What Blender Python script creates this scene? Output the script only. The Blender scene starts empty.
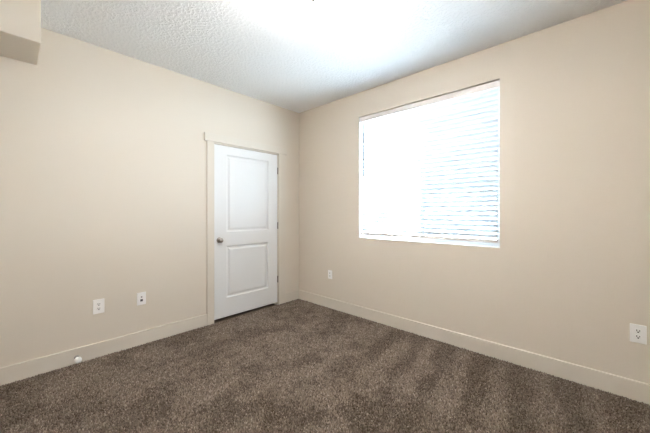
import bpy, bmesh, math, random
import numpy as np
from mathutils import Vector, Matrix

random.seed(7)
rng = np.random.default_rng(7)
scene = bpy.context.scene
col = scene.collection

# ------------------------------------------------------------------ camera
F_PX = 291.7
cam_data = bpy.data.cameras.new('camera')
cam_data.sensor_width = 36.0
cam_data.lens = 36.0 * F_PX / 650.0
cam_data.shift_y = -4.5 / 650.0
cam_data.clip_start = 0.02
cam = bpy.data.objects.new('camera', cam_data)
cam.location = (3.2149, -2.8962, 1.277)
cam.rotation_euler = (math.radians(90), 0, math.radians(42.891))
col.objects.link(cam)
scene.camera = cam

# ------------------------------------------------------------------ sky
world = bpy.data.worlds.new('sky')
scene.world = world
world.use_nodes = True
wn = world.node_tree.nodes
bg = wn['Background']
bg.inputs['Color'].default_value = (0.72, 0.865, 1.0, 1)
bg.inputs['Strength'].default_value = 62.0

# ------------------------------------------------------------------ sun, high behind the room: it lights the ground and the house outside
sun_data = bpy.data.lights.new('sun', 'SUN')
sun_data.energy = 780.0
sun_data.angle = math.radians(0.6)
sun_data.color = (0.92, 0.97, 1.0)
sun = bpy.data.objects.new('sun', sun_data)
sun.rotation_euler = Vector((0.15, 0.73, -0.67)).to_track_quat('-Z', 'Y').to_euler()
sun.location = (0, -6, 9)
col.objects.link(sun)

# ------------------------------------------------------------------ lamp output (used by the ceiling light builder)
LAMP_STRENGTH = 184.0
LAMP_INSIDE = 50.0
LAMP_COLOR = (1.0, 0.97, 0.935)

# ------------------------------------------------------------------ exposure
scene.view_settings.view_transform = 'Standard'
scene.view_settings.look = 'None'
scene.view_settings.gamma = 1.0
scene.view_settings.use_curve_mapping = False
scene.view_settings.exposure = -0.06
scene.cycles.max_bounces = 14
scene.cycles.diffuse_bounces = 10
scene.cycles.transparent_max_bounces = 16


# ------------------------------------------------------------------ materials
def mat(name, color, rough=0.5, spec=0.3, metal=0.0):
    m = bpy.data.materials.new(name)
    m.use_nodes = True
    b = m.node_tree.nodes['Principled BSDF']
    b.inputs['Base Color'].default_value = (*color, 1)
    b.inputs['Roughness'].default_value = rough
    b.inputs['Specular IOR Level'].default_value = spec
    b.inputs['Metallic'].default_value = metal
    return m


def add_bump(m, scale, strength, dist, detail=3.0, ramp=None):
    nt = m.node_tree
    b = nt.nodes['Principled BSDF']
    tc = nt.nodes.new('ShaderNodeTexCoord')
    n = nt.nodes.new('ShaderNodeTexNoise')
    n.inputs['Scale'].default_value = scale
    n.inputs['Detail'].default_value = detail
    nt.links.new(tc.outputs['Object'], n.inputs['Vector'])
    src = n.outputs['Fac']
    if ramp:
        r = nt.nodes.new('ShaderNodeValToRGB')
        r.color_ramp.elements[0].position = ramp[0]
        r.color_ramp.elements[1].position = ramp[1]
        nt.links.new(src, r.inputs['Fac'])
        src = r.outputs['Color']
    bp = nt.nodes.new('ShaderNodeBump')
    bp.inputs['Strength'].default_value = strength
    bp.inputs['Distance'].default_value = dist
    nt.links.new(src, bp.inputs['Height'])
    nt.links.new(bp.outputs['Normal'], b.inputs['Normal'])
    return m


WALL = (0.695, 0.628, 0.543)
M_wall = add_bump(mat('wall_paint', WALL, 0.50, 0.30), 120, 0.12, 0.002)
M_trim = add_bump(mat('trim_paint', (0.69, 0.634, 0.555), 0.55, 0.16), 25, 0.03, 0.002)
M_ceil = add_bump(mat('ceiling_texture', (0.93, 0.945, 0.96), 0.9, 0.1), 42, 0.55, 0.006, 4.0, (0.47, 0.58))
M_door = add_bump(mat('door_paint', (0.78, 0.78, 0.78), 0.38, 0.38), 30, 0.03, 0.002)
M_plate = mat('white_plastic', (0.92, 0.91, 0.90), 0.32, 0.45)
M_dark = mat('dark_slot', (0.02, 0.02, 0.02), 0.6, 0.2)
M_jack = mat('jack_grey', (0.12, 0.12, 0.13), 0.5, 0.3)
M_nickel = mat('brushed_nickel', (0.36, 0.33, 0.30), 0.30, 0.5, 1.0)
M_bronze = mat('dark_bronze', (0.010, 0.0095, 0.009), 0.7, 0.02)
M_hinge = mat('hinge_nickel', (0.30, 0.27, 0.24), 0.38, 0.5, 1.0)
M_vinyl = mat('vinyl', (0.86, 0.87, 0.88), 0.4, 0.4)
M_valance = mat('valance_white', (0.85, 0.80, 0.78), 0.45, 0.35)
M_cord = mat('cord_white', (0.78, 0.80, 0.84), 0.7, 0.2)
M_wand = mat('clear_grey_wand', (0.22, 0.24, 0.26), 0.3, 0.5)
M_rubber = mat('white_rubber', (0.88, 0.88, 0.85), 0.5, 0.4)
M_reveal = mat('reveal_white', (0.84, 0.83, 0.82), 0.7, 0.2)
M_light_block = mat('light_block_dark', (0.30, 0.27, 0.23), 0.8, 0.1)


def slat_material():
    m = bpy.data.materials.new('slat_white')
    m.use_nodes = True
    nt = m.node_tree
    nt.nodes.clear()
    out = nt.nodes.new('ShaderNodeOutputMaterial')
    d = nt.nodes.new('ShaderNodeBsdfDiffuse')
    d.inputs['Color'].default_value = (0.82, 0.84, 0.855, 1)
    t = nt.nodes.new('ShaderNodeBsdfTranslucent')
    t.inputs['Color'].default_value = (0.86, 0.90, 0.93, 1)
    mx = nt.nodes.new('ShaderNodeMixShader')
    mx.inputs['Fac'].default_value = 0.22
    nt.links.new(d.outputs[0], mx.inputs[1])
    nt.links.new(t.outputs[0], mx.inputs[2])
    nt.links.new(mx.outputs[0], out.inputs['Surface'])
    return m


def clear_material(name, tint, gloss=0.06, veil=0.0, veil_col=(0.1, 0.1, 0.1)):
    """thin pane: lets light straight through, with a faint mirror reflection; veil = share of an opaque weave"""
    m = bpy.data.materials.new(name)
    m.use_nodes = True
    nt = m.node_tree
    nt.nodes.clear()
    out = nt.nodes.new('ShaderNodeOutputMaterial')
    t = nt.nodes.new('ShaderNodeBsdfTransparent')
    t.inputs['Color'].default_value = (*tint, 1)
    if veil > 0:
        g = nt.nodes.new('ShaderNodeBsdfDiffuse')
        g.inputs['Color'].default_value = (*veil_col, 1)
        fac = veil
    else:
        g = nt.nodes.new('ShaderNodeBsdfGlossy')
        g.inputs['Roughness'].default_value = 0.02
        fac = gloss
    mx = nt.nodes.new('ShaderNodeMixShader')
    mx.inputs['Fac'].default_value = fac
    nt.links.new(t.outputs[0], mx.inputs[1])
    nt.links.new(g.outputs[0], mx.inputs[2])
    nt.links.new(mx.outputs[0], out.inputs['Surface'])
    return m


M_slat = slat_material()
M_glass = clear_material('window_glass', (0.95, 0.98, 0.99))
M_screen = clear_material('insect_mesh', (1, 1, 1), veil=0.58, veil_col=(0.12, 0.14, 0.16))


def emission_material(name, color, strength):
    m = bpy.data.materials.new(name)
    m.use_nodes = True
    b = m.node_tree.nodes['Principled BSDF']
    b.inputs['Base Color'].default_value = (0.9, 0.9, 0.88, 1)
    b.inputs['Roughness'].default_value = 0.3
    b.inputs['Emission Color'].default_value = (*color, 1)
    b.inputs['Emission Strength'].default_value = strength
    return m


def carpet_material():
    m = bpy.data.materials.new('carpet_yarn')
    m.use_nodes = True
    nt = m.node_tree
    b = nt.nodes['Principled BSDF']
    b.inputs['Roughness'].default_value = 0.95
    b.inputs['Specular IOR Level'].default_value = 0.05
    a = nt.nodes.new('ShaderNodeAttribute')
    a.attribute_name = 'yarn_tone_lay_shade'
    r = nt.nodes.new('ShaderNodeValToRGB')
    e = r.color_ramp.elements
    e[0].position = 0.0
    e[0].color = (0.085, 0.064, 0.048, 1)
    e[1].position = 1.0
    e[1].color = (0.42, 0.345, 0.285, 1)
    k = r.color_ramp.elements.new(0.5)
    k.color = (0.215, 0.168, 0.132, 1)
    nt.links.new(a.outputs['Fac'], r.inputs['Fac'])
    nt.links.new(r.outputs['Color'], b.inputs['Base Color'])
    return m


M_carpet = carpet_material()
M_backing = mat('carpet_backing', (0.14, 0.11, 0.09), 0.95, 0.05)


# ------------------------------------------------------------------ helpers
def obj(name, bm, m, parent=None, smooth=False, loc=None):
    me = bpy.data.meshes.new(name)
    bmesh.ops.recalc_face_normals(bm, faces=bm.faces[:])
    bm.to_mesh(me)
    bm.free()
    if smooth:
        for p in me.polygons:
            p.use_smooth = True
    me.materials.append(m)
    o = bpy.data.objects.new(name, me)
    col.objects.link(o)
    if parent:
        o.parent = parent
    if loc:
        o.location = loc
    return o


def tag(o, label=None, cat=None, group=None, kind=None):
    if label:
        o['label'] = label
    if cat:
        o['category'] = cat
    if group:
        o['group'] = group
    if kind:
        o['kind'] = kind
    return o


def thing(name, label, cat, loc=(0, 0, 0), rotz=0.0, group=None, kind=None):
    o = bpy.data.objects.new(name, None)
    o.empty_display_size = 0.1
    o.location = loc
    o.rotation_euler = (0, 0, rotz)
    col.objects.link(o)
    return tag(o, label, cat, group, kind)


def bx(bm, x0, x1, y0, y1, z0, z1, bevel=0.0, seg=2):
    g = bmesh.ops.create_cube(bm, size=1.0)
    vs = g['verts']
    for v in vs:
        v.co = Vector((x0 + (v.co.x + .5) * (x1 - x0), y0 + (v.co.y + .5) * (y1 - y0), z0 + (v.co.z + .5) * (z1 - z0)))
    if bevel > 0:
        es = list({e for v in vs for e in v.link_edges})
        bmesh.ops.bevel(bm, geom=es, offset=bevel, segments=seg, affect='EDGES', profile=0.5)
    return bm


def box(*a, **k):
    return bx(bmesh.new(), *a, **k)


def cyl(bm, p0, p1, r0, r1=None, seg=20, cap=True):
    r1 = r0 if r1 is None else r1
    p0, p1 = Vector(p0), Vector(p1)
    d = (p1 - p0)
    q = d.normalized().to_track_quat('Z', 'Y').to_matrix()
    A, B = [], []
    for i in range(seg):
        a = 2 * math.pi * i / seg
        u = q @ Vector((math.cos(a), math.sin(a), 0))
        A.append(bm.verts.new(p0 + u * r0))
        B.append(bm.verts.new(p1 + u * r1))
    for i in range(seg):
        j = (i + 1) % seg
        bm.faces.new((A[i], A[j], B[j], B[i]))
    if cap:
        bm.faces.new(A[::-1])
        bm.faces.new(B)
    return bm


def lathe(bm, prof, axis='Z', seg=32):
    """prof = [(radius, height)...] spun about an axis through the origin"""
    rings = []
    for r, h in prof:
        if r < 1e-6:
            p = {'Z': (0, 0, h), 'X': (h, 0, 0)}[axis]
            rings.append([bm.verts.new(p)])
        else:
            ring = []
            for i in range(seg):
                a = 2 * math.pi * i / seg
                c, s = r * math.cos(a), r * math.sin(a)
                ring.append(bm.verts.new({'Z': (c, s, h), 'X': (h, c, s)}[axis]))
            rings.append(ring)
    for A, B in zip(rings, rings[1:]):
        for i in range(seg):
            j = (i + 1) % seg
            if len(A) == 1 and len(B) == 1:
                continue
            if len(A) == 1:
                bm.faces.new((A[0], B[i], B[j]))
            elif len(B) == 1:
                bm.faces.new((A[i], A[j], B[0]))
            else:
                bm.faces.new((A[i], A[j], B[j], B[i]))
    return bm


# ------------------------------------------------------------------ setting
H = 2.737
XR, YB = 3.95, -3.45          # right-hand wall and wall behind the camera
T = 0.15                      # wall thickness
WX0, WX1, WZ0, WZ1 = 1.092, 2.602, 0.962, 2.440      # window opening
DY0, DY1, DZ = -1.312, -0.390, 2.072                 # door opening

# floor: carpet base plus its pile
fl = obj('floor', box(-T, XR + T, YB - T, T, -0.12, -0.005), M_backing)
tag(fl, 'brown speckled carpet floor with vacuum tracks', 'floor', kind='structure')

ce = obj('ceiling', box(-T, XR + T, YB - T, T, H, H + 0.15), M_ceil)
tag(ce, 'white knockdown textured ceiling', 'ceiling', kind='structure')

# door wall with its opening and an added dark light block behind the door
bm = bmesh.new()
bx(bm, -T, 0, YB - T, DY0, -0.005, H)
bx(bm, -T, 0, DY1, T, -0.005, H)
bx(bm, -T, 0, DY0, DY1, DZ, H)
w = obj('wall_left', bm, M_wall)
tag(w, 'pale beige wall with the white door in it', 'wall', kind='structure')
# window wall with its opening
bm = bmesh.new()
bx(bm, 0, WX0, 0, T, -0.005, H)
bx(bm, WX1, XR + T, 0, T, -0.005, H)
bx(bm, WX0, WX1, 0, T, -0.014, WZ0)
bx(bm, WX0, WX1, 0, T, WZ1, H)
w = obj('wall_front', bm, M_wall)
tag(w, 'beige wall with the large bright window in it', 'wall', kind='structure')
w = obj('wall_right', box(XR, XR + T, YB - T, 0, -0.005, H), M_wall)
tag(w, 'beige wall to the right of the camera, out of frame', 'wall', kind='structure')
w = obj('wall_back', box(0, XR, YB - T, YB, -0.005, H), M_wall)
tag(w, 'beige wall behind the camera, out of frame', 'wall', kind='structure')
bm = bmesh.new()  # unseen box added behind the door so no sky light leaks in
bx(bm, -0.80, -0.75, DY0 - 0.2, DY1 + 0.2, -0.005, H)
bx(bm, -0.75, -T, DY0 - 0.25, DY0 - 0.2, -0.005, H)
bx(bm, -0.75, -T, DY1 + 0.2, DY1 + 0.25, -0.005, H)
bx(bm, -0.80, -T, DY0 - 0.25, DY1 + 0.25, H - 0.3, H - 0.2)
bx(bm, -0.80, -T, DY0 - 0.25, DY1 + 0.25, -0.12, -0.005)
w = obj('wall_light_block', bm, M_light_block)
tag(w, 'unseen dark box added behind the closed white door to block light', 'wall', kind='structure')

# dropped soffit in the upper left corner
so = obj('ceiling_soffit', box(0, 0.443, YB, -2.757, 2.427, H, bevel=0.006), M_wall)
tag(so, 'beige boxed soffit in the upper left corner under the ceiling', 'soffit', kind='structure')


# baseboards (flat stock with an eased top edge)
def baseboard(name, x0, x1, y0, y1, face, label):
    bm = bmesh.new()
    z0, z1, e = -0.005, 0.130, 0.0035
    bx(bm, x0, x1, y0, y1, z0, z1)
    bm.edges.ensure_lookup_table()
    sel = []
    for ed in bm.edges:
        a, b = ed.verts
        if abs(a.co.z - z1) < 1e-5 and abs(b.co.z - z1) < 1e-5:
            if face == '+x' and abs(a.co.x - x1) < 1e-5 and abs(b.co.x - x1) < 1e-5:
                sel.append(ed)
            if face == '-y' and abs(a.co.y - y0) < 1e-5 and abs(b.co.y - y0) < 1e-5:
                sel.append(ed)
            if face == '-x' and abs(a.co.x - x0) < 1e-5 and abs(b.co.x - x0) < 1e-5:
                sel.append(ed)
            if face == '+y' and abs(a.co.y - y1) < 1e-5 and abs(b.co.y - y1) < 1e-5:
                sel.append(ed)
    bmesh.ops.bevel(bm, geom=sel, offset=e, segments=3, affect='EDGES', profile=0.5)
    o = obj(name, bm, M_trim)
    return tag(o, label, 'baseboard', kind='structure')


BT = 0.015
baseboard('baseboard_left', 0, BT, YB, -1.397, '+x', 'cream baseboard running left of the door casing')
baseboard('baseboard_corner', 0, BT, -0.272, 0, '+x', 'short cream baseboard between door casing and room corner')
baseboard('baseboard_front', BT, XR, -BT, 0, '-y', 'long cream baseboard under the window')
baseboard('baseboard_right', XR - BT, XR, YB, -BT, '-x', 'cream baseboard to the right of the camera, out of frame')
baseboard('baseboard_back', BT, XR - BT, YB, YB + BT, '+y', 'cream baseboard behind the camera, out of frame')

# door casing and jamb
tr = thing('trim_1', 'cream flat-board casing with overhanging header around the white door', 'door casing', kind='structure')
obj('side_casing', box(0, 0.019, -1.397, DY0 - 0.002, -0.005, 2.080, bevel=0.002), M_trim, tr)
obj('side_casing', box(0, 0.019, DY1 + 0.002, -0.272, -0.005, 2.080, bevel=0.002), M_trim, tr)
obj('head_casing', box(0, 0.026, -1.428, -0.248, 2.080, 2.168, bevel=0.002), M_trim, tr)
bm = bmesh.new()
bx(bm, -T, 0.0, DY0, DY0 + 0.006, -0.005, DZ)
bx(bm, -T, 0.0, DY1 - 0.004, DY1, -0.005, DZ)
bx(bm, -T, 0.0, DY0 + 0.006, DY1 - 0.004, DZ - 0.006, DZ)
bx(bm, -0.060, -0.040, DY0 + 0.006, DY0 + 0.018, -0.005, DZ - 0.006)      # stop strips
bx(bm, -0.060, -0.040, DY1 - 0.016, DY1 - 0.004, -0.005, DZ - 0.006)
bx(bm, -0.060, -0.040, DY0 + 0.018, DY1 - 0.016, DZ - 0.018, DZ - 0.006)
obj('jamb', bm, M_trim, tr)


# ------------------------------------------------------------------ door (two moulded panels)
SY0, SY1, SZ0, SZ1 = -1.303, -0.398, 0.034, 2.060
dr = thing('door_1', 'white two-panel interior door with round nickel knob', 'door', (0, SY0, 0.0), kind='structure')


def door_slab():
    bm = bmesh.new()
    x = -0.004
    py0, py1 = -1.150, -0.545
    pans = [(0.258, 0.872), (1.040, 1.958)]
    ys = [SY0, py0, py1, SY1]
    zs = [SZ0, pans[0][0], pans[0][1], pans[1][0], pans[1][1], SZ1]
    V = {}

    def v(y, z, dx=0.0):
        k = (round(y, 5), round(z, 5), round(dx, 5))
        if k not in V:
            V[k] = bm.verts.new((x + dx, y - SY0, z))
        return V[k]
    for i in range(3):
        for j in range(5):
            if i == 1 and j in (1, 3):
                continue
            bm.faces.new((v(ys[i], zs[j]), v(ys[i + 1], zs[j]), v(ys[i + 1], zs[j + 1]), v(ys[i], zs[j + 1])))
    prof = [(0, 0), (0.003, -0.008), (0.012, -0.0125), (0.020, -0.013), (0.026, -0.012), (0.044, -0.0045), (0.048, -0.004)]
    for z0, z1 in pans:
        prev = None
        for ins, dx in prof:
            ring = [v(py0 + ins, z0 + ins, dx), v(py1 - ins, z0 + ins, dx), v(py1 - ins, z1 - ins, dx), v(py0 + ins, z1 - ins, dx)]
            if prev:
                for a in range(4):
                    b = (a + 1) % 4
                    bm.faces.new((prev[a], prev[b], ring[b], ring[a]))
            prev = ring
        bm.faces.new(prev)
    # sides and back
    th = -0.035
    c = [(SY0, SZ0), (SY1, SZ0), (SY1, SZ1), (SY0, SZ1)]
    back = [bm.verts.new((x + th, y - SY0, z)) for y, z in c]
    bm.faces.new(back)
    per = [[(ys[i], SZ0) for i in range(4)], [(SY1, z) for z in zs], [(ys[3 - i], SZ1) for i in range(4)], [(SY0, z) for z in zs[::-1]]]
    for s in range(4):
        chain = [v(*p) for p in per[s]]
        bm.faces.new(chain + [back[(s + 1) % 4], back[s]])
    return bm


obj('door_panel', door_slab(), M_door, dr)
# knob: rosette, neck and flattened ball
kb = obj('knob', lathe(bmesh.new(), [(0.0, 0), (0.032, 0.0), (0.032, 0.003), (0.029, 0.008), (0.014, 0.011), (0.012, 0.020), (0.013, 0.028),
                                     (0.021, 0.033), (0.026, 0.041), (0.0275, 0.050), (0.025, 0.058), (0.017, 0.063), (0.0, 0.0645)], 'X', 32),
         M_nickel, dr, True, (-0.0035, 0.058, 0.950))
kb['label'] = 'round brushed nickel knob'
for hz in (1.842, 1.091, 0.354):
    bm = bmesh.new()
    cyl(bm, (0.007, SY1 + 0.003 - SY0, hz - 0.044), (0.007, SY1 + 0.003 - SY0, hz + 0.044), 0.0065, seg=14)
    cyl(bm, (0.007, SY1 + 0.003 - SY0, hz + 0.044), (0.007, SY1 + 0.003 - SY0, hz + 0.049), 0.0045, 0.002, seg=14)
    cyl(bm, (0.007, SY1 + 0.003 - SY0, hz - 0.049), (0.007, SY1 + 0.003 - SY0, hz - 0.044), 0.002, 0.0045, seg=14)
    bx(bm, -0.006, 0.004, SY1 - 0.003 - SY0, SY1 + 0.003 - SY0, hz - 0.044, hz + 0.044)
    hg = obj('hinge', bm, M_hinge, dr)
    hg['label'] = 'dark nickel hinge'

# ------------------------------------------------------------------ window: frame, sashes, glass, insect screen
wi = thing('window_1', 'large bright sliding window behind the white blind', 'window', (WX0, 0.105, WZ0), kind='structure')
W_, H_ = WX1 - WX0, WZ1 - WZ0


def frame_bm(x0, x1, z0, z1, t, y0, y1, bev=0.003):
    bm = bmesh.new()
    bx(bm, x0, x0 + t, y0, y1, z0, z1, bev)
    bx(bm, x1 - t, x1, y0, y1, z0, z1, bev)
    bx(bm, x0 + t, x1 - t, y0, y1, z0, z0 + t, bev)
    bx(bm, x0 + t, x1 - t, y0, y1, z1 - t, z1, bev)
    return bm


obj('window_frame', frame_bm(0.002, W_ - 0.002, 0.002, H_ - 0.002, 0.022, 0, 0.042), M_vinyl, wi)
xm = W_ / 2
for x0, x1, y0 in ((0.024, xm + 0.02, 0.022), (xm - 0.02, W_ - 0.024, 0.003)):
    s = obj('sash', frame_bm(x0, x1, 0.024, H_ - 0.024, 0.030, y0, y0 + 0.017, 0.002), M_vinyl, wi)
    obj('glass_pane', box(x0 + 0.030, x1 - 0.030, y0 + 0.008, y0 + 0.0085, 0.054, H_ - 0.054), M_glass, s)
sc_ = obj('insect_screen', box(xm + 0.02, W_ - 0.024, 0.0265, 0.0270, 0.024, H_ - 0.024), M_screen, wi)
sc_['label'] = 'grey mesh insect screen on the right half'
bm = bmesh.new()                                     # white returns lining the opening
bx(bm, 0.0005, 0.0025, -0.104, 0, 0.003, H_ - 0.003)
bx(bm, W_ - 0.0025, W_ - 0.0005, -0.104, 0, 0.003, H_ - 0.003)
bx(bm, 0.0005, W_ - 0.0005, -0.104, 0, 0.0005, 0.003)
obj('opening_lining', bm, M_reveal, wi)

# ------------------------------------------------------------------ blind (two inch slats, inside mount)
BX0, BX1 = WX0 + 0.012, WX1 - 0.020
BY = 0.045
bl = thing('window_blind', 'white wide-slat horizontal blind lowered over the large bright window', 'blind', (BX0, BY, WZ0))
BW = BX1 - BX0
bm = box(-0.008, BW + 0.016, -0.038, -0.028, H_ - 0.068, H_ - 0.010, bevel=0.003)
va = obj('valance', bm, M_valance, bl)
obj('head_rail', box(0.004, BW - 0.004, -0.022, 0.03, H_ - 0.055, H_ - 0.004, bevel=0.002), M_vinyl, bl)
PITCH = 0.0445
TILT = math.radians(39)        # room-side edge up
n = int((H_ - 0.075 - 0.085) / PITCH)
ztop = H_ - 0.088


def slat_bm(bm, z):
    pts, N = [], 8
    for k in range(N + 1):
        u = (k / N - .5) * 0.050
        crown = 0.0022 * (1 - (u / 0.025) ** 2)
        pts.append((u, crown))
    c, s = math.cos(TILT), math.sin(TILT)
    top, bot = [], []
    for u, h in pts:
        for off, L in ((h + 0.0011, top), (h - 0.0011, bot)):
            y = u * c + off * s
            zz = -u * s + off * c
            L.append((y, z + zz))
    loop = top + bot[::-1]
    A = [bm.verts.new((0.0, y, zz)) for y, zz in loop]
    B = [bm.verts.new((BW, y, zz)) for y, zz in loop]
    m = len(loop)
    for i in range(m):
        j = (i + 1) % m
        bm.faces.new((A[i], A[j], B[j], B[i]))
    bm.faces.new(A[::-1])
    bm.faces.new(B)


bm = bmesh.new()
zs = [ztop - i * PITCH for i in range(n + 1)]
for z in zs:
    slat_bm(bm, z)
obj('slat_panel', bm, M_slat, bl)
zr = zs[-1] - 0.046
rail = obj('bottom_rail', box(0, BW, -0.025, 0.025, zr - 0.014, zr + 0.014, bevel=0.004), M_valance, bl)
for lx in (0.06, 0.745, 1.34):
    bm = bmesh.new()
    cyl(bm, (lx, -0.026, zr), (lx, -0.026, H_ - 0.06), 0.0009, seg=6)
    cyl(bm, (lx, 0.026, zr), (lx, 0.026, H_ - 0.06), 0.0009, seg=6)
    for z in zs:
        d = 0.026
        cyl(bm, (lx, -d, z + d * math.tan(TILT) * 0.92), (lx, d, z - d * math.tan(TILT) * 0.92), 0.0006, seg=5)
    obj('ladder_cord', bm, M_cord, bl)
    obj('cord_button', lathe(bmesh.new(), [(0, -0.004), (0.007, -0.004), (0.009, 0), (0.007, 0.003), (0, 0.004)], 'Z', 16), M_plate, rail,
        True, (lx, -0.018, zr - 0.016))
bm = bmesh.new()
cyl(bm, (0.052, -0.042, H_ - 0.70), (0.052, -0.042, H_ - 0.08), 0.0075, seg=10)
cyl(bm, (0.052, -0.042, H_ - 0.73), (0.052, -0.042, H_ - 0.70), 0.0092, 0.0078, seg=10)
cyl(bm, (0.052, -0.042, H_ - 0.08), (0.052, -0.030, H_ - 0.055), 0.0025, seg=8)
obj('tilt_wand', bm, M_wand, bl)


# ------------------------------------------------------------------ wall plates
def plate_bm(w, h):
    return box(0, 0.0085, -w / 2, w / 2, -h / 2, h / 2, bevel=0.0032, seg=3)


def outlet(loc, rotz, label, w=0.079, h=0.124):
    t = thing('wall_outlet', label, 'outlet', loc, rotz, 'duplex wall outlets')
    obj('cover_plate', plate_bm(w, h), M_plate, t)
    for s in (1, -1):
        zc = s * 0.0195
        bm = bmesh.new()
        ring = []
        for k in range(28):                           # round socket with flattened top and bottom
            a = 2 * math.pi * k / 28
            ring.append((0.0172 * math.cos(a), max(-0.0145, min(0.0145, 0.0172 * math.sin(a)))))
        A = [bm.verts.new((0.006, y, zc + z)) for y, z in ring]
        B = [bm.verts.new((0.0105, y * .97, zc + z * .97)) for y, z in ring]
        for k in range(28):
            j = (k + 1) % 28
            bm.faces.new((A[k], A[j], B[j], B[k]))
        bm.faces.new(A[::-1])
        bm.faces.new(B)
        r = obj('receptacle', bm, M_plate, t)
        bm = bmesh.new()
        bx(bm, 0.0100, 0.0109, -0.0085, -0.0048, zc - 0.002, zc + 0.0095)
        bx(bm, 0.0100, 0.0109, 0.0048, 0.0085, zc - 0.001, zc + 0.0080)
        cyl(bm, (0.0100, 0, zc - 0.0075), (0.0109, 0, zc - 0.0075), 0.0042, seg=14)
        sl = obj('socket_slots', bm, M_dark, r)
        sl['label'] = 'dark socket slots'
    obj('screw', lathe(bmesh.new(), [(0.0035, 0.008), (0.0033, 0.0093), (0.0, 0.0096)], 'X', 14), M_plate, t, True)
    return t


RW = -math.pi / 2            # plates built facing +x; turned to face -y on the window wall
outlet((0, -2.370, 0.446), 0, 'white duplex outlet low on the left wall, above the door stop', 0.082, 0.126)
outlet((0.622, 0, 0.445), RW, 'small white duplex outlet between the room corner and window', 0.072, 0.116)
outlet((3.424, 0, 0.452), RW, 'white duplex outlet low on the wall right of the window')

t = thing('jack_plate', 'white cable and phone jack plate on the left wall nearest the door', 'wall plate', (0, -2.040, 0.442))
obj('cover_plate', plate_bm(0.076, 0.120), M_plate, t)
bm = bmesh.new()
cyl(bm, (0.007, 0, 0.017), (0.011, 0, 0.017), 0.0075, seg=6)
cyl(bm, (0.011, 0, 0.017), (0.018, 0, 0.017), 0.0048, seg=16)
j = obj('coaxial_jack', bm, M_nickel, t)
j['label'] = 'metal threaded cable jack'
bm = bmesh.new()
bx(bm, 0.0070, 0.0095, -0.0110, 0.0110, -0.026, -0.004, bevel=0.0006, seg=1)
j = obj('phone_jack', bm, M_jack, t)
j['label'] = 'dark square phone jack'
for s in (1, -1):
    obj('screw', lathe(bmesh.new(), [(0.0035, 0.008), (0.0033, 0.0093), (0.0, 0.0096)], 'X', 14), M_plate, t, True, (0, 0, s * 0.042))

# ------------------------------------------------------------------ door stop on the baseboard
t = thing('door_stop', 'white rubber-tipped door stop sticking out of the left baseboard', 'door stop', (BT, -2.520, 0.054))
obj('base', lathe(bmesh.new(), [(0, 0), (0.017, 0), (0.017, 0.004), (0.012, 0.008), (0.007, 0.011), (0.0, 0.011)], 'X', 24), M_nickel, t, True)
bm = bmesh.new()                                      # coiled spring
N, turns, R_, r_ = 150, 12, 0.0062, 0.0016
prev = None
for k in range(N + 1):
    a = 2 * math.pi * turns * k / N
    c = Vector((0.010 + 0.052 * k / N, R_ * math.cos(a), R_ * math.sin(a)))
    rad = Vector((0, math.cos(a), math.sin(a)))
    ring = [bm.verts.new(c + rad * (r_ * math.cos(q)) + Vector((1, 0, 0)) * (r_ * math.sin(q))) for q in [2 * math.pi * i / 6 for i in range(6)]]
    if prev:
        for i in range(6):
            bm.faces.new((prev[i], prev[(i + 1) % 6], ring[(i + 1) % 6], ring[i]))
    prev = ring
sp = obj('spring', bm, M_hinge, t, True)
tp = obj('rubber_tip', lathe(bmesh.new(), [(0, 0.050), (0.018, 0.050), (0.0235, 0.054), (0.0250, 0.064), (0.0240, 0.074), (0.0185, 0.083), (0.009, 0.088), (0.0, 0.089)], 'X', 28),
         M_rubber, t, True)
tp['label'] = 'white rubber tip'

# ------------------------------------------------------------------ ceiling light
LX, LY = 2.075, -1.766
t = thing('ceiling_light', 'lit glass bowl ceiling light with small metal finial', 'ceiling light', (LX, LY, H))
obj('canopy', lathe(bmesh.new(), [(0, 0), (0.062, 0), (0.062, -0.010), (0.050, -0.022), (0.009, -0.026), (0.009, -0.100), (0.0, -0.100)], 'Z', 40), M_nickel, t, True)
M_shade = emission_material('lit_glass', LAMP_COLOR, LAMP_STRENGTH)
M_inner = emission_material('lit_glass_inside', LAMP_COLOR, LAMP_INSIDE)
prof = [(0.150 * math.sin(k / 12 * math.pi / 2), -0.212 - 0.075 * math.cos(k / 12 * math.pi / 2)) for k in range(13)]
prof += [(0.155, -0.210)] + [(0.155 * math.cos(k / 12 * math.pi / 2), -0.212 - 0.080 * math.sin(k / 12 * math.pi / 2)) for k in range(13)]
prof[0] = (0.0, -0.287)
prof[-1] = (0.0, -0.292)
gb = obj('glass_bowl', lathe(bmesh.new(), prof, 'Z', 48), M_shade, t, True)
gb.data.materials.append(M_inner)                     # inner face glows dimmer than the outer, easing the ceiling hot spot
for p in gb.data.polygons:
    c = p.center
    if (Vector((0, 0, -0.212)) - c).dot(p.normal) > 0 and p.index < 12 * 48:
        p.material_index = 1
obj('stem', cyl(bmesh.new(), (0, 0, -0.286), (0, 0, -0.099), 0.006, seg=16), M_nickel, t, True)
obj('finial', lathe(bmesh.new(), [(0, -0.286), (0.013, -0.290), (0.013, -0.295), (0.006, -0.299), (0.009, -0.304), (0.007, -0.309), (0.0, -0.313)], 'Z', 20),
    M_bronze, t, True)

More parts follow.
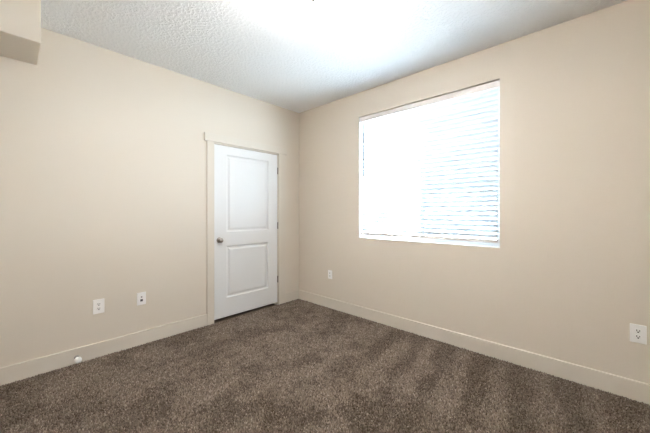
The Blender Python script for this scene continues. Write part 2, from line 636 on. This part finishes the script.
# ------------------------------------------------------------------ outside
M_siding = mat('siding', (0.42, 0.46, 0.50), 0.8, 0.2)
M_ground = add_bump(mat('concrete_ground', (0.78, 0.78, 0.77), 0.9, 0.1), 8, 0.3, 0.02)
M_pane = mat('dark_window', (0.004, 0.006, 0.008), 0.6, 0.0)
M_roof = mat('roof_shingle', (0.20, 0.20, 0.21), 0.9, 0.1)
g = obj('ground', box(-14, 12, T + 0.02, 16, -0.5, -0.35), M_ground)
tag(g, 'pale concrete ground outside the window', 'ground', kind='structure')
ho = thing('house', 'pale neighbouring house seen through the blind slats', 'house', (-4.2, 9.0, -0.35), kind='structure')
obj('wall', box(-6, 8, 0, 4, 0, 2.9), M_siding, ho)
bm = bmesh.new()
v = [bm.verts.new(p) for p in ((-6.3, -0.4, 2.85), (8.3, -0.4, 2.85), (8.3, 2, 4.0), (-6.3, 2, 4.0), (-6.3, 4.4, 2.85), (8.3, 4.4, 2.85))]
bm.faces.new((v[0], v[1], v[2], v[3]))
bm.faces.new((v[3], v[2], v[5], v[4]))
bm.faces.new((v[0], v[3], v[4]))
bm.faces.new((v[1], v[5], v[2]))
bm.faces.new((v[0], v[4], v[5], v[1]))
obj('roof', bm, M_roof, ho)
wf = obj('window_frame', frame_bm(-0.50, 0.52, 1.10, 1.72, 0.05, -0.03, 0.02), M_vinyl, ho)
obj('window_glass', box(-0.45, 0.47, -0.015, -0.005, 1.15, 1.67), M_pane, wf)


# ------------------------------------------------------------------ carpet pile: leaning twisted yarn tufts over the floor
def carpet_pile():
    sp = 0.0072
    xs = np.arange(BT + 0.003, XR - BT, sp)
    ys = np.arange(YB + BT, -BT - 0.002, sp)
    X, Y = np.meshgrid(xs, ys)
    X = X.ravel() + rng.uniform(-.45, .45, X.size) * sp
    Y = Y.ravel() + rng.uniform(-.45, .45, Y.size) * sp
    n = X.size

    def value_noise(x, y, seed):
        g = np.random.default_rng(seed).uniform(-1, 1, (97, 97))
        xi, yi = np.floor(x).astype(int), np.floor(y).astype(int)
        fx, fy = x - xi, y - yi
        fx, fy = fx * fx * (3 - 2 * fx), fy * fy * (3 - 2 * fy)
        G = lambda i, j: g[i % 97, j % 97]
        return (G(xi, yi) * (1 - fx) + G(xi + 1, yi) * fx) * (1 - fy) + (G(xi, yi + 1) * (1 - fx) + G(xi + 1, yi + 1) * fx) * fy
    # pile lies one way or the other in patches (footprints) and in straight vacuum strokes
    U, V_ = X * 0.987 + Y * 0.16, Y * 0.987 - X * 0.16
    wob = 0.035 * value_noise(X * 5, Y * 5, 1)
    patch = 1.0 * value_noise(U / 0.15 + 30, V_ / 0.42 + 30, 3) + 0.75 * value_noise(X / 0.17 + 20, Y / 0.14 + 40, 4) + 0.8 * value_noise(X / 0.07 + 9, Y / 0.09 + 50, 5)
    patch = np.tanh(1.6 * patch + 0.9 * value_noise(X / 0.035 + 3, Y / 0.035 + 7, 6))
    st = np.cos(2 * np.pi * (U + wob - 2.846) / 0.275) - 0.55 + 1.0 * np.clip(-Y / 0.8, 0, 1.3)
    st = np.tanh(1.6 * st + 0.9 * patch)
    wgt = np.clip((X - 1.5) / 0.6, 0, 1) * np.clip((Y + 1.35) / 0.45, 0, 1)
    lay = patch * (1 - wgt) + st * wgt
    hgt = 0.0115 + rng.normal(0, 0.0020, n)
    lean = 0.0040 * lay
    ang = rng.uniform(0, 2 * np.pi, n)
    tx = -0.65 * lean + rng.normal(0, 0.0016, n)
    ty = 0.75 * lean + rng.normal(0, 0.0016, n)
    rad = 0.0041 + rng.normal(0, 0.0005, n)
    tone = np.clip(0.37 + rng.normal(0, 0.23, n) + 0.085 * lay, 0, 1)  # random yarn tone, with the leaning pile's self-shadow painted in by lay
    z0 = -0.0055
    V = np.zeros((n, 9, 3), np.float32)
    for k in range(4):
        a = ang + k * np.pi / 2
        V[:, k, 0] = X + rad * np.cos(a)
        V[:, k, 1] = Y + rad * np.sin(a)
        V[:, k, 2] = z0
        V[:, 4 + k, 0] = X + .7 * tx + .78 * rad * np.cos(a + .4)
        V[:, 4 + k, 1] = Y + .7 * ty + .78 * rad * np.sin(a + .4)
        V[:, 4 + k, 2] = z0 + .7 * hgt
    V[:, 8, 0] = X + tx
    V[:, 8, 1] = Y + ty
    V[:, 8, 2] = z0 + hgt
    np.clip(V[:, :, 0], BT, XR - BT, out=V[:, :, 0])
    np.clip(V[:, :, 1], YB + BT, -BT, out=V[:, :, 1])
    # no yarn inside the casing feet
    f = []
    for k in range(4):
        j = (k + 1) % 4
        f += [(k, j, 4 + j), (k, 4 + j, 4 + k), (4 + k, 4 + j, 8)]
    f = np.array(f, np.int32)
    nf = len(f)
    I = (np.arange(n, dtype=np.int32)[:, None, None] * 9 + f[None]).reshape(-1)
    me = bpy.data.meshes.new('carpet_pile')
    me.vertices.add(n * 9)
    me.vertices.foreach_set('co', V.reshape(-1))
    me.loops.add(I.size)
    me.loops.foreach_set('vertex_index', I)
    me.polygons.add(n * nf)
    me.polygons.foreach_set('loop_start', np.arange(0, I.size, 3, dtype=np.int32))
    me.polygons.foreach_set('loop_total', np.full(n * nf, 3, np.int32))
    at = me.attributes.new('yarn_tone_lay_shade', 'FLOAT', 'POINT')
    at.data.foreach_set('value', np.repeat(tone, 9).astype(np.float32))
    me.update(calc_edges=True)
    me.materials.append(M_carpet)
    o = bpy.data.objects.new('carpet_pile', me)
    col.objects.link(o)
    o.parent = fl
    o['kind'] = 'stuff'
    return o


carpet_pile()
